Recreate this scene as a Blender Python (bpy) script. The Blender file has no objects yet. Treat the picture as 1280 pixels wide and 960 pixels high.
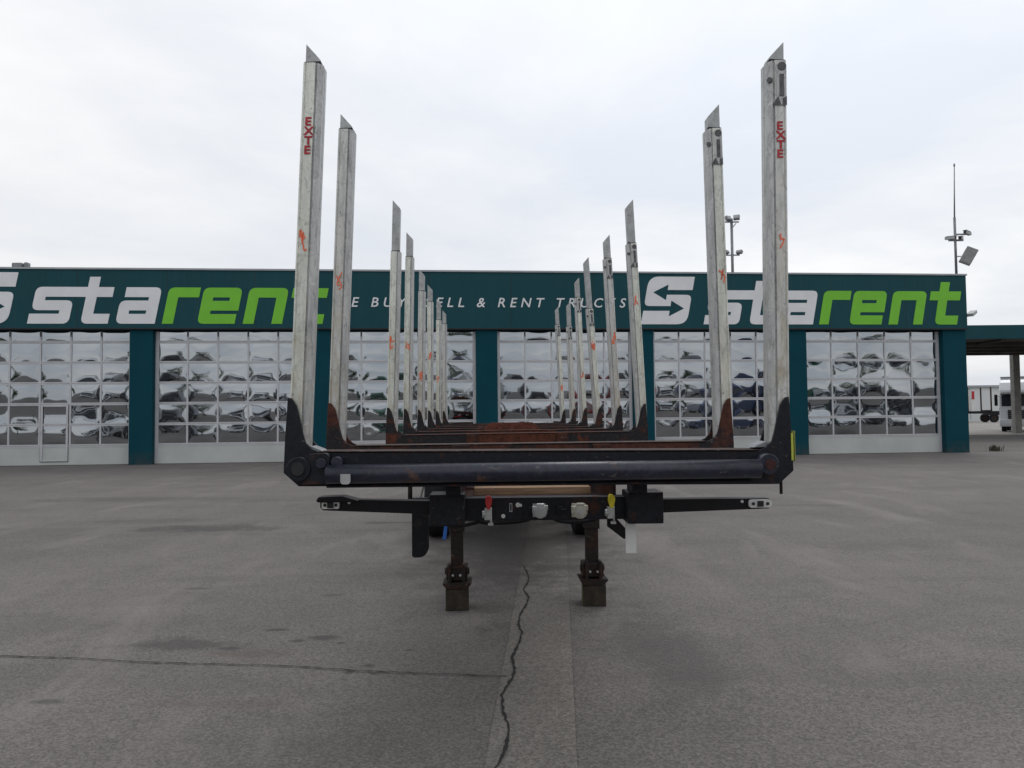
import bpy, bmesh, math, random
from mathutils import Vector, Matrix
from mathutils.geometry import tessellate_polygon
random.seed(7)
R = math.radians
sc = bpy.context.scene
COL = sc.collection

# ------------------------------------------------------------------ camera
F_PX = 930.0
cam_d = bpy.data.cameras.new('camera')
cam = bpy.data.objects.new('camera', cam_d); COL.objects.link(cam); sc.camera = cam
cam_d.sensor_width = 36; cam_d.lens = 36 * F_PX / 1280
cam_d.clip_start = .05; cam_d.clip_end = 9000
pit = math.atan(38 / F_PX); rol = R(.55)
fw = Vector((0, math.cos(pit), math.sin(pit))); up0 = Vector((0, -math.sin(pit), math.cos(pit))); r0 = Vector((1, 0, 0))
up = up0 * math.cos(rol) + r0 * math.sin(rol); rt = r0 * math.cos(rol) - up0 * math.sin(rol)
M = Matrix((rt, up, -fw)).transposed().to_4x4(); M.translation = (0, 0, 1.57)
cam.matrix_world = M

# ------------------------------------------------------------------ sky
SUN_EL, SUN_AZ = R(52), R(25)          # azimuth from +Y towards +X: sun hidden in cloud ahead and right
w = bpy.data.worlds.new('World'); sc.world = w; w.use_nodes = True
nt = w.node_tree; nt.nodes.clear(); N = nt.nodes.new; L = nt.links.new
sky = N('ShaderNodeTexSky'); sky.sky_type = 'NISHITA'; sky.sun_disc = False
sky.sun_elevation = SUN_EL; sky.sun_rotation = SUN_AZ
tc = N('ShaderNodeTexCoord'); sep = N('ShaderNodeSeparateXYZ'); L(tc.outputs['Generated'], sep.inputs[0])
def wm(op, a, b=None, clamp=False):
    n = N('ShaderNodeMath'); n.operation = op; n.use_clamp = clamp
    for i, v in enumerate((a, b)):
        if v is None: continue
        if isinstance(v, (int, float)): n.inputs[i].default_value = v
        else: L(v, n.inputs[i])
    return n.outputs[0]
zc = wm('MAXIMUM', sep.outputs[2], 0.0); zz = wm('ADD', zc, .16)
cmb = N('ShaderNodeCombineXYZ'); L(wm('DIVIDE', sep.outputs[0], zz), cmb.inputs[0]); L(wm('DIVIDE', sep.outputs[1], zz), cmb.inputs[1])
n1 = N('ShaderNodeTexNoise'); n1.inputs['Scale'].default_value = .55; n1.inputs['Detail'].default_value = 8; n1.inputs['Roughness'].default_value = .56; n1.inputs['Distortion'].default_value = .35
mpw = N('ShaderNodeMapping'); mpw.inputs['Location'].default_value = (1.3, .4, 0); mpw.inputs['Scale'].default_value = (1, 1.3, 1)
L(cmb.outputs[0], mpw.inputs[0]); L(mpw.outputs[0], n1.inputs['Vector'])
cr = N('ShaderNodeValToRGB'); L(n1.outputs['Fac'], cr.inputs[0])
cr.color_ramp.elements[0].position = .36; cr.color_ramp.elements[0].color = (.69, .725, .785, 1)
cr.color_ramp.elements[1].position = .60; cr.color_ramp.elements[1].color = (.91, .91, .91, 1)
e = cr.color_ramp.elements.new(.48); e.color = (.785, .80, .83, 1)
# brighter where the sun stands behind the cloud, and overhead
sd = Vector((math.sin(SUN_AZ) * math.cos(SUN_EL), math.cos(SUN_AZ) * math.cos(SUN_EL), math.sin(SUN_EL)))
dt = N('ShaderNodeVectorMath'); dt.operation = 'DOT_PRODUCT'; L(tc.outputs['Generated'], dt.inputs[0]); dt.inputs[1].default_value = sd
glow = wm('MULTIPLY', wm('POWER', wm('MAXIMUM', dt.outputs['Value'], 0.0), 6.0), .34)
gain = wm('ADD', wm('ADD', wm('MULTIPLY', zc, .25), glow), 1.02)
vs = N('ShaderNodeVectorMath'); vs.operation = 'SCALE'; L(cr.outputs[0], vs.inputs[0]); L(gain, vs.inputs['Scale'])
bg1 = N('ShaderNodeBackground'); bg1.inputs['Strength'].default_value = 1.0; L(vs.outputs[0], bg1.inputs[0])
bg2 = N('ShaderNodeBackground'); bg2.inputs['Strength'].default_value = .1; L(sky.outputs[0], bg2.inputs[0])
mx = N('ShaderNodeMixShader'); mx.inputs[0].default_value = .93; L(bg2.outputs[0], mx.inputs[1]); L(bg1.outputs[0], mx.inputs[2])
wo = N('ShaderNodeOutputWorld'); L(mx.outputs[0], wo.inputs[0])
sl = bpy.data.lights.new('sun', 'SUN'); sl.energy = .6; sl.angle = R(25); sl.color = (1, .97, .93)
so = bpy.data.objects.new('sun', sl); COL.objects.link(so); so.rotation_euler = (-sd).to_track_quat('-Z', 'Y').to_euler()
sc.view_settings.view_transform = 'Standard'; sc.view_settings.look = 'None'
sc.view_settings.exposure = 0; sc.view_settings.gamma = 1; sc.view_settings.use_curve_mapping = False

# ------------------------------------------------------------------ materials
class NB:
    def __init__(s, name):
        s.m = bpy.data.materials.new(name); s.m.use_nodes = True; s.t = s.m.node_tree
        s.p = s.t.nodes['Principled BSDF']; s.tc = s.t.nodes.new('ShaderNodeTexCoord').outputs['Object']
    def n(s, k): return s.t.nodes.new(k)
    def l(s, a, b): s.t.links.new(a, b)
    def noise(s, scale, detail=3, rough=.5, sc3=None, dist=0, loc=None):
        n = s.n('ShaderNodeTexNoise'); n.inputs['Scale'].default_value = scale; n.inputs['Detail'].default_value = detail
        n.inputs['Roughness'].default_value = rough; n.inputs['Distortion'].default_value = dist
        v = s.tc
        if sc3 or loc:
            m = s.n('ShaderNodeMapping'); s.l(v, m.inputs[0]); v = m.outputs[0]
            if sc3: m.inputs['Scale'].default_value = sc3
            if loc: m.inputs['Location'].default_value = loc
        s.l(v, n.inputs['Vector']); return n.outputs['Fac']
    def ramp(s, f, a, b, ca=0., cb=1.):
        n = s.n('ShaderNodeMapRange'); s.l(f, n.inputs[0]); n.inputs[1].default_value = a; n.inputs[2].default_value = b
        n.inputs[3].default_value = ca; n.inputs[4].default_value = cb; return n.outputs[0]
    def mix(s, f, a, b, mode='MIX'):
        n = s.n('ShaderNodeMix'); n.data_type = 'RGBA'; n.blend_type = mode
        for i, v in ((0, f), (6, a), (7, b)):
            if isinstance(v, (int, float)): n.inputs[i].default_value = v
            elif isinstance(v, tuple): n.inputs[i].default_value = (*v[:3], 1)
            else: s.l(v, n.inputs[i])
        return n.outputs[2]
    def math(s, op, a, b=0.):
        n = s.n('ShaderNodeMath'); n.operation = op
        for i, v in enumerate((a, b)):
            if isinstance(v, (int, float)): n.inputs[i].default_value = v
            else: s.l(v, n.inputs[i])
        return n.outputs[0]
    def bump(s, h, st, d=.01):
        b = s.n('ShaderNodeBump'); b.inputs['Strength'].default_value = st; b.inputs['Distance'].default_value = d
        s.l(h, b.inputs['Height']); s.l(b.outputs[0], s.p.inputs['Normal'])
    def out(s, col, rough=.6, metal=0, spec=.5):
        if isinstance(col, tuple): s.p.inputs['Base Color'].default_value = (*col, 1)
        else: s.l(col, s.p.inputs['Base Color'])
        if isinstance(rough, (int, float)): s.p.inputs['Roughness'].default_value = rough
        else: s.l(rough, s.p.inputs['Roughness'])
        s.p.inputs['Metallic'].default_value = metal; s.p.inputs['Specular IOR Level'].default_value = spec
        return s.m

def simple(name, col, rough=.5, metal=0, var=.25, scale=6, dirt=None, spec=.5):
    b = NB(name); f = b.ramp(b.noise(scale, 4), .3, .7)
    c = b.mix(f, tuple(v * (1 - var) for v in col), tuple(min(1, v * (1 + var)) for v in col))
    if dirt: c = b.mix(b.ramp(b.noise(scale * 2.3, 6, .65), .55, .72, 0, .8), c, dirt)
    b.bump(b.noise(scale * 12, 3), .12, .004)
    return b.out(c, rough, metal, spec)

def rusty(name, paint, rust, thr=.56, scale=7, rough=.5, centre=None, spec=.28):
    b = NB(name)
    f = b.noise(scale, 8, .68)
    if centre:                       # wear in the loading bay of the bolsters
        s_ = b.n('ShaderNodeSeparateXYZ'); b.l(b.tc, s_.inputs[0])
        ax = b.math('ABSOLUTE', b.math('ADD', s_.outputs[0], .03))
        f = b.math('ADD', f, b.ramp(ax, .3, .5, centre, 0))
    m = b.ramp(f, thr - .03, thr + .06)
    fine = b.noise(40, 4, .6)
    pc = b.mix(b.ramp(fine, .3, .75), tuple(v * .6 for v in paint), tuple(v * 1.6 for v in paint))
    rc = b.mix(b.ramp(b.noise(22, 5, .7), .3, .7), tuple(v * .45 for v in rust), tuple(v * 1.35 for v in rust))
    c = b.mix(m, pc, rc)
    sp = b.ramp(b.noise(24, 7, .78, (.5, 1, 1), .6, (3, 5, 7)), .61, .68)   # bare scratches
    c = b.mix(b.math('MULTIPLY', sp, .5), c, (.28, .24, .2))
    b.bump(b.math('ADD', b.math('MULTIPLY', m, .6), fine), .35, .003)
    return b.out(c, b.ramp(m, 0, 1, rough, .85), 0, spec)

MT = {}
MT['black'] = rusty('black_paint', (.009, .010, .015), (.06, .026, .018), .60, 6, .5, None, .25)
MT['bolster'] = rusty('bolster_paint', (.014, .013, .016), (.082, .031, .022), .47, 5, .65)
MT['bolster_worn'] = rusty('bolster_worn_paint', (.014, .013, .015), (.095, .030, .017), .56, 5, .65, .36)
MT['rust'] = rusty('rust_metal', (.024, .013, .011), (.075, .026, .016), .46, 6, .75)
MT['bare_edge'] = rusty('worn_edge', (.03, .016, .013), (.16, .11, .085), .6, 14, .75)
MT['tube'] = rusty('tube_paint', (.016, .018, .032), (.14, .07, .04), .62, 5, .34, None, .45)
MT['leg'] = rusty('leg_metal', (.020, .015, .014), (.042, .022, .016), .52, 9, .7)
MT['wood'] = NB('plank_wood'); b = MT['wood']
MT['wood'] = b.out(b.mix(b.ramp(b.noise(6, 6, .6, (1, 12, 12)), .3, .7), (.17, .095, .05), (.36, .24, .15)), .8)
MT['block'] = simple('block_wood', (.03, .022, .016), .85, 0, .5, 12, (.07, .07, .02))
MT['rubber'] = simple('rubber', (.010, .011, .014), .8, 0, .3, 9, (.03, .028, .026), .25)
MT['blackpl'] = simple('black_plastic', (.010, .010, .012), .55, 0, .2, 9, None, .22)
MT['alu'] = simple('bright_metal', (.45, .45, .44), .4, .6, .2, 20, (.12, .11, .1))
MT['white'] = simple('white_part', (.62, .62, .6), .5, 0, .1, 14, (.3, .28, .25))
MT['beige'] = simple('beige_cap', (.48, .46, .38), .5, 0, .15, 20, (.2, .18, .15))
MT['red'] = simple('red_plastic', (.55, .02, .02), .4, 0, .1, 9)
MT['yellow'] = simple('yellow_plastic', (.75, .62, .02), .4, 0, .1, 9)
MT['blue'] = simple('blue_strap', (.03, .14, .5), .6, 0, .1, 9)
MT['orange'] = simple('orange_paint', (.85, .16, .07), .7, 0, .2, 30)
MT['redpaint'] = simple('red_paint', (.42, .02, .03), .6, 0, .35, 60)
MT['dark'] = simple('dark_recess', (.02, .02, .022), .8, 0, .1, 9)
MT['amber'] = simple('reflector', (.42, .46, .07), .35, 0, .1, 9)

def stake_mat(name, a, c_, dirt, off, tan=.5):
    b = NB(name)
    f = b.noise(6, 6, .6, (4, 4, .6), .4, (off, 0, off))
    c = b.mix(b.ramp(f, .34, .66), a, c_)
    s1 = b.ramp(b.noise(11, 8, .7, (2.2, 2.2, .7), 1.4, (0, off, 2)), .52, .66, 0, .5)        # grey smears
    c = b.mix(s1, c, dirt)
    s2 = b.ramp(b.noise(30, 7, .75, (1.2, 1.2, .6), 2.2, (off, off, 1)), .60, .64, 0, .8)      # dents and gouges
    c = b.mix(s2, c, tuple(v * .4 for v in dirt)); s3 = b.ramp(b.noise(16, 6, .7, (1.4, 1.4, .9), 1, (off, 5, 4)), .58, .64, 0, .7); c = b.mix(s3, c, (.62, .62, .6))
    w_ = b.n('ShaderNodeTexWave'); w_.wave_type = 'BANDS'; w_.bands_direction = 'DIAGONAL'; w_.inputs['Scale'].default_value = 1.7; w_.inputs['Distortion'].default_value = 14; w_.inputs['Detail'].default_value = 4; w_.inputs['Detail Scale'].default_value = 2.4
    b.l(b.tc, w_.inputs['Vector'])
    c = b.mix(b.ramp(w_.outputs['Fac'], .0, .04, .22, 0), c, tuple(v * .8 for v in dirt))      # long scratches
    hi = b.ramp(b.noise(42, 5, .7, (1.5, 1.5, .5), 1, (off, 3, 8)), .64, .70, 0, .5); c = b.mix(hi, c, (.58, .58, .56))
    sx = b.n('ShaderNodeSeparateXYZ'); b.l(b.tc, sx.inputs[0])
    low = b.ramp(sx.outputs[2], 1.4, 2.9, tan, 0)
    c = b.mix(b.math('MULTIPLY', low, b.ramp(b.noise(9, 6, .7, (3, 3, .8)), .42, .6)), c, (.40, .33, .22))
    b.bump(b.noise(22, 7, .7, (1, 1, .5)), .6, .006)
    return b.out(c, .45, .3)
MT['stake'] = stake_mat('stake_pale', (.56, .58, .52), (.76, .77, .70), (.22, .22, .215), 0)
MT['stake3'] = stake_mat('stake_dull', (.46, .47, .45), (.64, .64, .61), (.18, .18, .178), 9, .8)
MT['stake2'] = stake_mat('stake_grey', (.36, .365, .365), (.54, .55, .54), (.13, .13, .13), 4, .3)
MT['tip'] = simple('extension_metal', (.36, .37, .37), .45, .35, .2, 16, (.16, .16, .155))

MT['teal'] = None
b = NB('teal_panel'); c = b.mix(b.ramp(b.noise(.7, 5, .6, (1, 1, .4)), .3, .7), (.0035, .052, .066), (.0055, .062, .076))
c = b.mix(b.ramp(b.noise(3, 6, .65, (3.5, 3, .18)), .54, .78, 0, .5), c, (.028, .07, .08)); c = b.mix(b.ramp(b.noise(5, 6, .65, (3.5, 3, .12), 0, (4, 0, 2)), .58, .75, 0, .5), c, (.003, .03, .038)); b.bump(b.noise(8, 3), .03); MT['teal'] = b.out(c, .6, 0, .22)
b = NB('teal_pillar'); c = b.mix(b.ramp(b.noise(1.2, 6, .6), .3, .7), (.0015, .044, .064), (.0028, .054, .076))
c = b.mix(b.ramp(b.noise(2.2, 6, .7), .56, .74, 0, .35), c, (.012, .05, .06)); sp_ = b.n('ShaderNodeSeparateXYZ'); b.l(b.tc, sp_.inputs[0]); c = b.mix(b.math('MULTIPLY', b.ramp(sp_.outputs[2], .0, .5, .8, 0), b.ramp(b.noise(5, 5, .7), .35, .6)), c, (.05, .06, .06)); b.bump(b.noise(120, 2), .2, .003); MT['pillar'] = b.out(c, .8, 0, .15)
MT['signwhite'] = simple('sign_white', (.72, .73, .75), .5, 0, .05, 2)
MT['signgreen'] = simple('sign_green', (.16, .50, .02), .5, 0, .05, 2)
MT['doorwhite'] = simple('door_white', (.46, .48, .47), .5, 0, .07, 1.5)
MT['doorframe'] = simple('door_frame', (.50, .51, .53), .45, .2, .06, 3)
MT['gap'] = simple('door_seam', (.10, .10, .10), .7, 0, .1, 3)
MT['coping'] = simple('coping_metal', (.32, .34, .36), .4, .5, .1, 2)
MT['roof'] = simple('roof_gravel', (.25, .24, .23), .9, 0, .2, 3)
MT['soffit'] = simple('soffit', (.09, .08, .068), .8, 0, .25, 1)
MT['concrete'] = simple('concrete', (.27, .265, .25), .85, 0, .15, 2, (.15, .145, .13))
MT['galv'] = simple('galvanised', (.22, .23, .24), .5, .5, .2, 8)
MT['lampgrey'] = simple('lamp_grey', (.36, .37, .37), .5, 0, .15, 8)
MT['hall'] = simple('hall_wall', (.60, .62, .62), .6, 0, .05, .3)
b = NB('pane_mirror'); c = b.mix(b.ramp(b.noise(.6, 2), .3, .7), (.29, .315, .34), (.38, .40, .42)); MT['pane'] = b.out(c, .03, 1)
b = NB('glass_dark'); c = b.mix(b.ramp(b.noise(.8, 2), .3, .7), (.012, .016, .022), (.03, .035, .045)); MT['glass'] = b.out(c, .06, 0, .8)

# ---- asphalt
def asphalt(name, base, stains_and_shade=(), streak=True):
    b = NB(name)
    big = b.noise(.16, 5, .6); med = b.noise(1.1, 6, .62)
    fine = b.noise(160, 3, .7)
    vor = b.n('ShaderNodeTexVoronoi'); vor.inputs['Scale'].default_value = 85; b.l(b.tc, vor.inputs['Vector'])
    c = b.mix(b.ramp(big, .3, .7), tuple(v * .80 for v in base), tuple(v * 1.16 for v in base))
    c = b.mix(b.ramp(med, .3, .72), c, b.mix(.34, c, (.06, .055, .05)))
    agg = b.n('ShaderNodeSeparateColor'); b.l(vor.outputs['Color'], agg.inputs[0])
    g = b.ramp(agg.outputs[0], 0, 1, .68, 1.32)
    gg = b.n('ShaderNodeCombineColor'); [b.l(g, gg.inputs[i]) for i in range(3)]
    c = b.mix(1., c, gg.outputs[0], 'MULTIPLY')
    f2 = b.ramp(fine, .3, .7, .72, 1.26); g2 = b.n('ShaderNodeCombineColor'); [b.l(f2, g2.inputs[i]) for i in range(3)]
    c = b.mix(1., c, g2.outputs[0], 'MULTIPLY')
    # pale stones
    v2 = b.n('ShaderNodeTexVoronoi'); v2.inputs['Scale'].default_value = 23; b.l(b.tc, v2.inputs['Vector'])
    c = b.mix(b.ramp(v2.outputs['Distance'], .10, .17, .5, 0), c, (.26, .25, .235))
    # long sweeping tyre traffic
    if streak:
        st = b.noise(.55, 5, .6, (.35, 1.7, 1), 1.1)
        c = b.mix(b.ramp(st, .50, .70, 0, .45), c, (.085, .078, .072))
        st = b.noise(.9, 4, .6, (1.1, .35, 1), .8, (7, 3, 0))
        c = b.mix(b.ramp(st, .54, .72, 0, .35), c, (.27, .25, .225))
        sm = b.ramp(b.noise(3.1, 4, .6, None, 0, (2, 9, 0)), .70, .75, 0, .55)
        c = b.mix(sm, c, (.045, .043, .042))
    wob = b.noise(3.2, 5, .7)
    for (x, y, rx, ry, k, col) in stains_and_shade:
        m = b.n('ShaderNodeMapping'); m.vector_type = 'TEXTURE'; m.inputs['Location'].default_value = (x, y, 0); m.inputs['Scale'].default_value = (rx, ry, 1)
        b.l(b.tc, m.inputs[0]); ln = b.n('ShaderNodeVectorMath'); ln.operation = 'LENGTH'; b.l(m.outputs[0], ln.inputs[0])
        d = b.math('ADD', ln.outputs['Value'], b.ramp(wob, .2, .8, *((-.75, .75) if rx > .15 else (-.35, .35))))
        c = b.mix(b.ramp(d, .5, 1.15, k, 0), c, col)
    b.bump(b.math('ADD', fine, b.math('MULTIPLY', vor.outputs['Distance'], .8)), .55, .006)
    return b.out(c, .82, 0, .35)
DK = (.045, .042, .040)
stains_and_shade = [(-2.35, 5.2, .42, .16, .6, DK), (-1.75, 5.0, .32, .10, .4, (.08, .06, .05)), (-1.35, 5.35, .13, .07, .8, DK), (-1.52, 5.28, .06, .04, .8, DK),
          (-4.3, 10.6, 1.1, .35, .65, DK), (-5.4, 11.4, .9, .3, .3, DK), (1.0, 5.0, .35, 1.2, .35, (.05, .047, .05)), (-1.6, 4.15, .4, .08, .3, (.085, .065, .055)),
          (-1.75, 5.55, .10, .035, .8, DK), (-1.95, 5.12, .09, .04, .7, DK), (-1.2, 5.22, .035, .03, .8, DK), (-2.6, 4.2, .10, .04, .6, DK), (-.7, 5.05, .04, .02, .7, DK), (-1.6, 6.6, .12, .05, .6, DK), (-2.9, 6.9, .15, .05, .5, DK), (-.92, 4.75, .05, .03, .8, DK), (-1.02, 4.62, .04, .025, .8, DK), (-.86, 4.6, .03, .02, .8, DK), (-1.8, 11.0, .5, .12, .6, DK),
          (6.2, 6.2, .9, .3, .3, DK), (4.0, 4.2, .8, .25, .25, DK), (0, 9.3, 1.2, 3.2, .6, DK), (-3.1, 4.1, .25, .08, .4, DK), (7.6, 9.3, .8, .25, .35, DK),  # long patch under the trailer is its shadow, painted into the ground colour
          (3.4, 13.5, 1.5, .4, .3, DK), (-7.5, 14.5, 2.0, .5, .3, DK)]
MT['asphalt'] = asphalt('asphalt', (.156, .142, .133), stains_and_shade)
MT['strip'] = asphalt('strip_asphalt', (.192, .175, .158), [(0, 9.3, 1.2, 2.8, .65, DK)], False)  # dark patch carries the trailer's painted shadow across the strip
MT['yard'] = asphalt('yard_concrete', (.27, .255, .235), [], False)
MT['lane'] = asphalt('lane_asphalt', (.13, .12, .11), [], False)
MT['crack'] = simple('crack_dark', (.012, .011, .010), .9, 0, .3, 20)

# ------------------------------------------------------------------ mesh helpers
def box(bm, x0, x1, y0, y1, z0, z1, mi=0, mat=None):
    vs = [bm.verts.new((x, y, z)) for z in (z0, z1) for y in (y0, y1) for x in (x0, x1)]
    if mat is not None:
        for v in vs: v.co = mat @ v.co
    for q in ((0, 2, 3, 1), (4, 5, 7, 6), (0, 1, 5, 4), (2, 6, 7, 3), (0, 4, 6, 2), (1, 3, 7, 5)):
        f = bm.faces.new([vs[i] for i in q]); f.material_index = mi
def cyl(bm, p0, p1, r, n=16, r1=None, mi=0, caps=True, smooth=True):
    p0, p1 = Vector(p0), Vector(p1); d = (p1 - p0).normalized(); a = d.orthogonal().normalized(); b_ = d.cross(a)
    if r1 is None: r1 = r
    A = [bm.verts.new(p0 + (a * math.cos(t) + b_ * math.sin(t)) * r) for t in [2 * math.pi * i / n for i in range(n)]]
    B = [bm.verts.new(p1 + (a * math.cos(t) + b_ * math.sin(t)) * r1) for t in [2 * math.pi * i / n for i in range(n)]]
    for i in range(n):
        f = bm.faces.new((A[i], A[(i + 1) % n], B[(i + 1) % n], B[i])); f.smooth = smooth; f.material_index = mi
    if caps:
        bm.faces.new(A[::-1]).material_index = mi; bm.faces.new(B).material_index = mi
def tube(bm, pts, r, n=8, mi=0):
    P = [Vector(p) for p in pts]; rings = []
    for i, p in enumerate(P):
        d = (P[min(i + 1, len(P) - 1)] - P[max(i - 1, 0)]).normalized(); a = d.cross(Vector((0, .31, .95))).normalized(); b_ = d.cross(a)
        rings.append([bm.verts.new(p + (a * math.cos(2 * math.pi * k / n) + b_ * math.sin(2 * math.pi * k / n)) * r) for k in range(n)])
    for A, B in zip(rings, rings[1:]):
        for k in range(n):
            f = bm.faces.new((A[k], A[(k + 1) % n], B[(k + 1) % n], B[k])); f.smooth = True; f.material_index = mi
    bm.faces.new(rings[0][::-1]); bm.faces.new(rings[-1])
def smooth_path(pts, k=6):
    P = [Vector(p) for p in pts]; P = [P[0] * 2 - P[1]] + P + [P[-1] * 2 - P[-2]]; o = []
    for i in range(1, len(P) - 2):
        for j in range(k):
            t = j / k; a, b_, c, d = P[i - 1:i + 3]
            o.append(.5 * ((2 * b_) + (c - a) * t + (2 * a - 5 * b_ + 4 * c - d) * t * t + (3 * b_ - a - 3 * c + d) * t ** 3))
    return o + [P[-2]]
def prism(bm, poly, axis, a0, a1, holes=(), mi=0):
    """poly of 2-D points extruded: axis 'y' -> (x,z), 'x' -> (y,z), 'z' -> (x,y)"""
    def P(p, a): return {'y': (p[0], a, p[1]), 'x': (a, p[0], p[1]), 'z': (p[0], p[1], a)}[axis]
    loops = [list(poly)] + [list(h) for h in holes]
    flat = [p for l in loops for p in l]
    tris = tessellate_polygon([[Vector((p[0], p[1], 0)) for p in l] for l in loops])
    A = [bm.verts.new(P(p, a0)) for p in flat]; B = [bm.verts.new(P(p, a1)) for p in flat]
    for t in tris:
        try:
            bm.faces.new([A[i] for i in t]).material_index = mi; bm.faces.new([B[i] for i in reversed(t)]).material_index = mi
        except ValueError: pass
    k = 0
    for l in loops:
        n = len(l)
        for i in range(n):
            bm.faces.new((A[k + i], A[k + (i + 1) % n], B[k + (i + 1) % n], B[k + i])).material_index = mi
        k += n
def obj(name, bm, mats, parent=None, bevel=0, fixn=True, xf=None, seg=2):
    if xf is not None: bm.transform(xf)
    if fixn: bmesh.ops.recalc_face_normals(bm, faces=bm.faces)
    me = bpy.data.meshes.new(name); bm.to_mesh(me); bm.free()
    for m in (mats if isinstance(mats, (list, tuple)) else [mats]): me.materials.append(MT[m] if isinstance(m, str) else m)
    o = bpy.data.objects.new(name, me); COL.objects.link(o)
    if parent is not None: o.parent = parent
    if bevel:
        mo = o.modifiers.new('bevel', 'BEVEL'); mo.width = bevel; mo.segments = seg; mo.limit_method = 'ANGLE'; mo.angle_limit = R(35)
    return o
def split_obj(name, bm, m, parent):
    left = set(bm.verts); islands = []
    while left:
        st = [left.pop()]; isl = {st[0]}
        while st:
            v = st.pop()
            for e_ in v.link_edges:
                u_ = e_.other_vert(v)
                if u_ not in isl: isl.add(u_); left.discard(u_); st.append(u_)
        islands.append(isl)
    for isl in sorted(islands, key=lambda s_: min(v.co.x for v in s_)):
        nb = BM(); mp = {v: nb.verts.new(v.co) for v in isl}
        for f in {f for v in isl for f in v.link_faces}:
            nf = nb.faces.new([mp[v] for v in f.verts]); nf.smooth = f.smooth; nf.material_index = f.material_index
        obj(name, nb, m, parent)
    bm.free()
def tag(o, label=None, cat=None, group=None, kind=None):
    for k, v in (('label', label), ('category', cat), ('group', group), ('kind', kind)):
        if v: o[k] = v
    return o
def thing(name, label, cat, loc=(0, 0, 0), rz=0, group=None):
    o = bpy.data.objects.new(name, None); COL.objects.link(o); o.location = loc; o.rotation_euler = (0, 0, rz); o.empty_display_size = .3
    return tag(o, label, cat, group)
def BM(): return bmesh.new()
def copy_tree(o, parent=None):
    c = o.copy(); COL.objects.link(c); c.parent = parent
    for ch in list(o.children): copy_tree(ch, c)
    return c
_font = {}
def text_mesh(txt, size, shear=0, spacing=1.0, depth=.004, bold=0):
    cu = bpy.data.curves.new('t', 'FONT'); cu.body = txt; cu.size = size; cu.shear = shear; cu.space_character = spacing
    cu.extrude = depth; cu.offset = bold; cu.resolution_u = 3
    o = bpy.data.objects.new('t', cu); COL.objects.link(o); bpy.context.view_layer.update()
    me = bpy.data.meshes.new_from_object(o.evaluated_get(bpy.context.evaluated_depsgraph_get()))
    bpy.data.objects.remove(o); bpy.data.curves.remove(cu)
    bm = BM(); bm.from_mesh(me); bpy.data.meshes.remove(me)
    bm.transform(Matrix.Rotation(R(90), 4, 'X')); return bm

# ------------------------------------------------------------------ ground
def sheet(name, pts, z, m, kind='structure'):
    bm = BM(); vs = [bm.verts.new((x, y, z)) for x, y in pts]; f = bm.faces.new(vs)
    if f.normal.z < 0: f.normal_flip()
    f.normal_update()
    o = obj(name, bm, m, fixn=False)
    if o.data.polygons[0].normal.z < 0: o.data.flip_normals()
    return tag(o, kind=kind)
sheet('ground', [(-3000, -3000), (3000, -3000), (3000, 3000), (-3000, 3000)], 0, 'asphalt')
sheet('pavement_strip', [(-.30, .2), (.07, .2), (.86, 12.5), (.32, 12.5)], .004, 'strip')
sheet('yard_lane', [(16.0, 27.75), (90, 34.2), (90, 45.5), (16, 45.5)], .004, 'lane')
sheet('yard_apron', [(10, 45.8), (140, 45.8), (200, 160), (10, 160)], .004, 'yard')
bm = BM(); box(bm, 17.2, 60, 45.5, 45.8, -.05, .06); tag(obj('kerb', bm, 'concrete'), kind='structure')
def ribbon(name, pts, wd, seed, amp=.007, step=.04):
    rnd = random.Random(seed); P = []
    for (x0, y0), (x1, y1) in zip(pts, pts[1:]):
        n = max(2, int(math.hypot(x1 - x0, y1 - y0) / step))
        for i in range(n):
            t = i / n; P.append(Vector((x0 + (x1 - x0) * t + rnd.uniform(-amp, amp), y0 + (y1 - y0) * t + rnd.uniform(-amp, amp), 0)))
    P.append(Vector((*pts[-1], 0)))
    bm = BM(); prev = None
    for i, p in enumerate(P):
        d = P[min(i + 1, len(P) - 1)] - P[max(i - 1, 0)]; d.normalize(); nn = Vector((-d.y, d.x, 0)) * wd * rnd.choice((.6, .8, .9, 1.1, 1.3, 1.6)) * .5
        a, b_ = bm.verts.new(p + nn + Vector((0, 0, .008))), bm.verts.new(p - nn + Vector((0, 0, .008)))
        if prev: bm.faces.new((prev[1], b_, a, prev[0]))
        prev = (a, b_)
    return tag(obj(name, bm, 'crack'), kind='structure')
ribbon('ground_crack', [(.106, 7.756), (.141, 7.25), (.135, 7.05), (.082, 6.7), (.125, 6.42), (.115, 6.3), (.045, 5.87), (.029, 5.6), (.055, 5.4), (.030, 5.16), (-.017, 4.85), (.0, 4.62), (-.015, 4.5), (-.075, 4.22), (-.065, 4.0), (-.035, 3.8), (-.04, 3.6), (-.09, 3.35), (-.12, 2.9), (-.1, 2.5)], .014, 3, .005)
ribbon('ground_crack', [(-9, 6.1), (-6.2, 5.55), (-4.6, 5.2), (-3.444, 5.0), (-2.838, 4.926), (-2.5, 4.86), (-2.16, 4.813), (-1.6, 4.765), (-1.212, 4.697), (-.9, 4.63), (-.699, 4.60), (-.3, 4.55), (-.05, 4.52)], .011, 5, .008)

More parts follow.
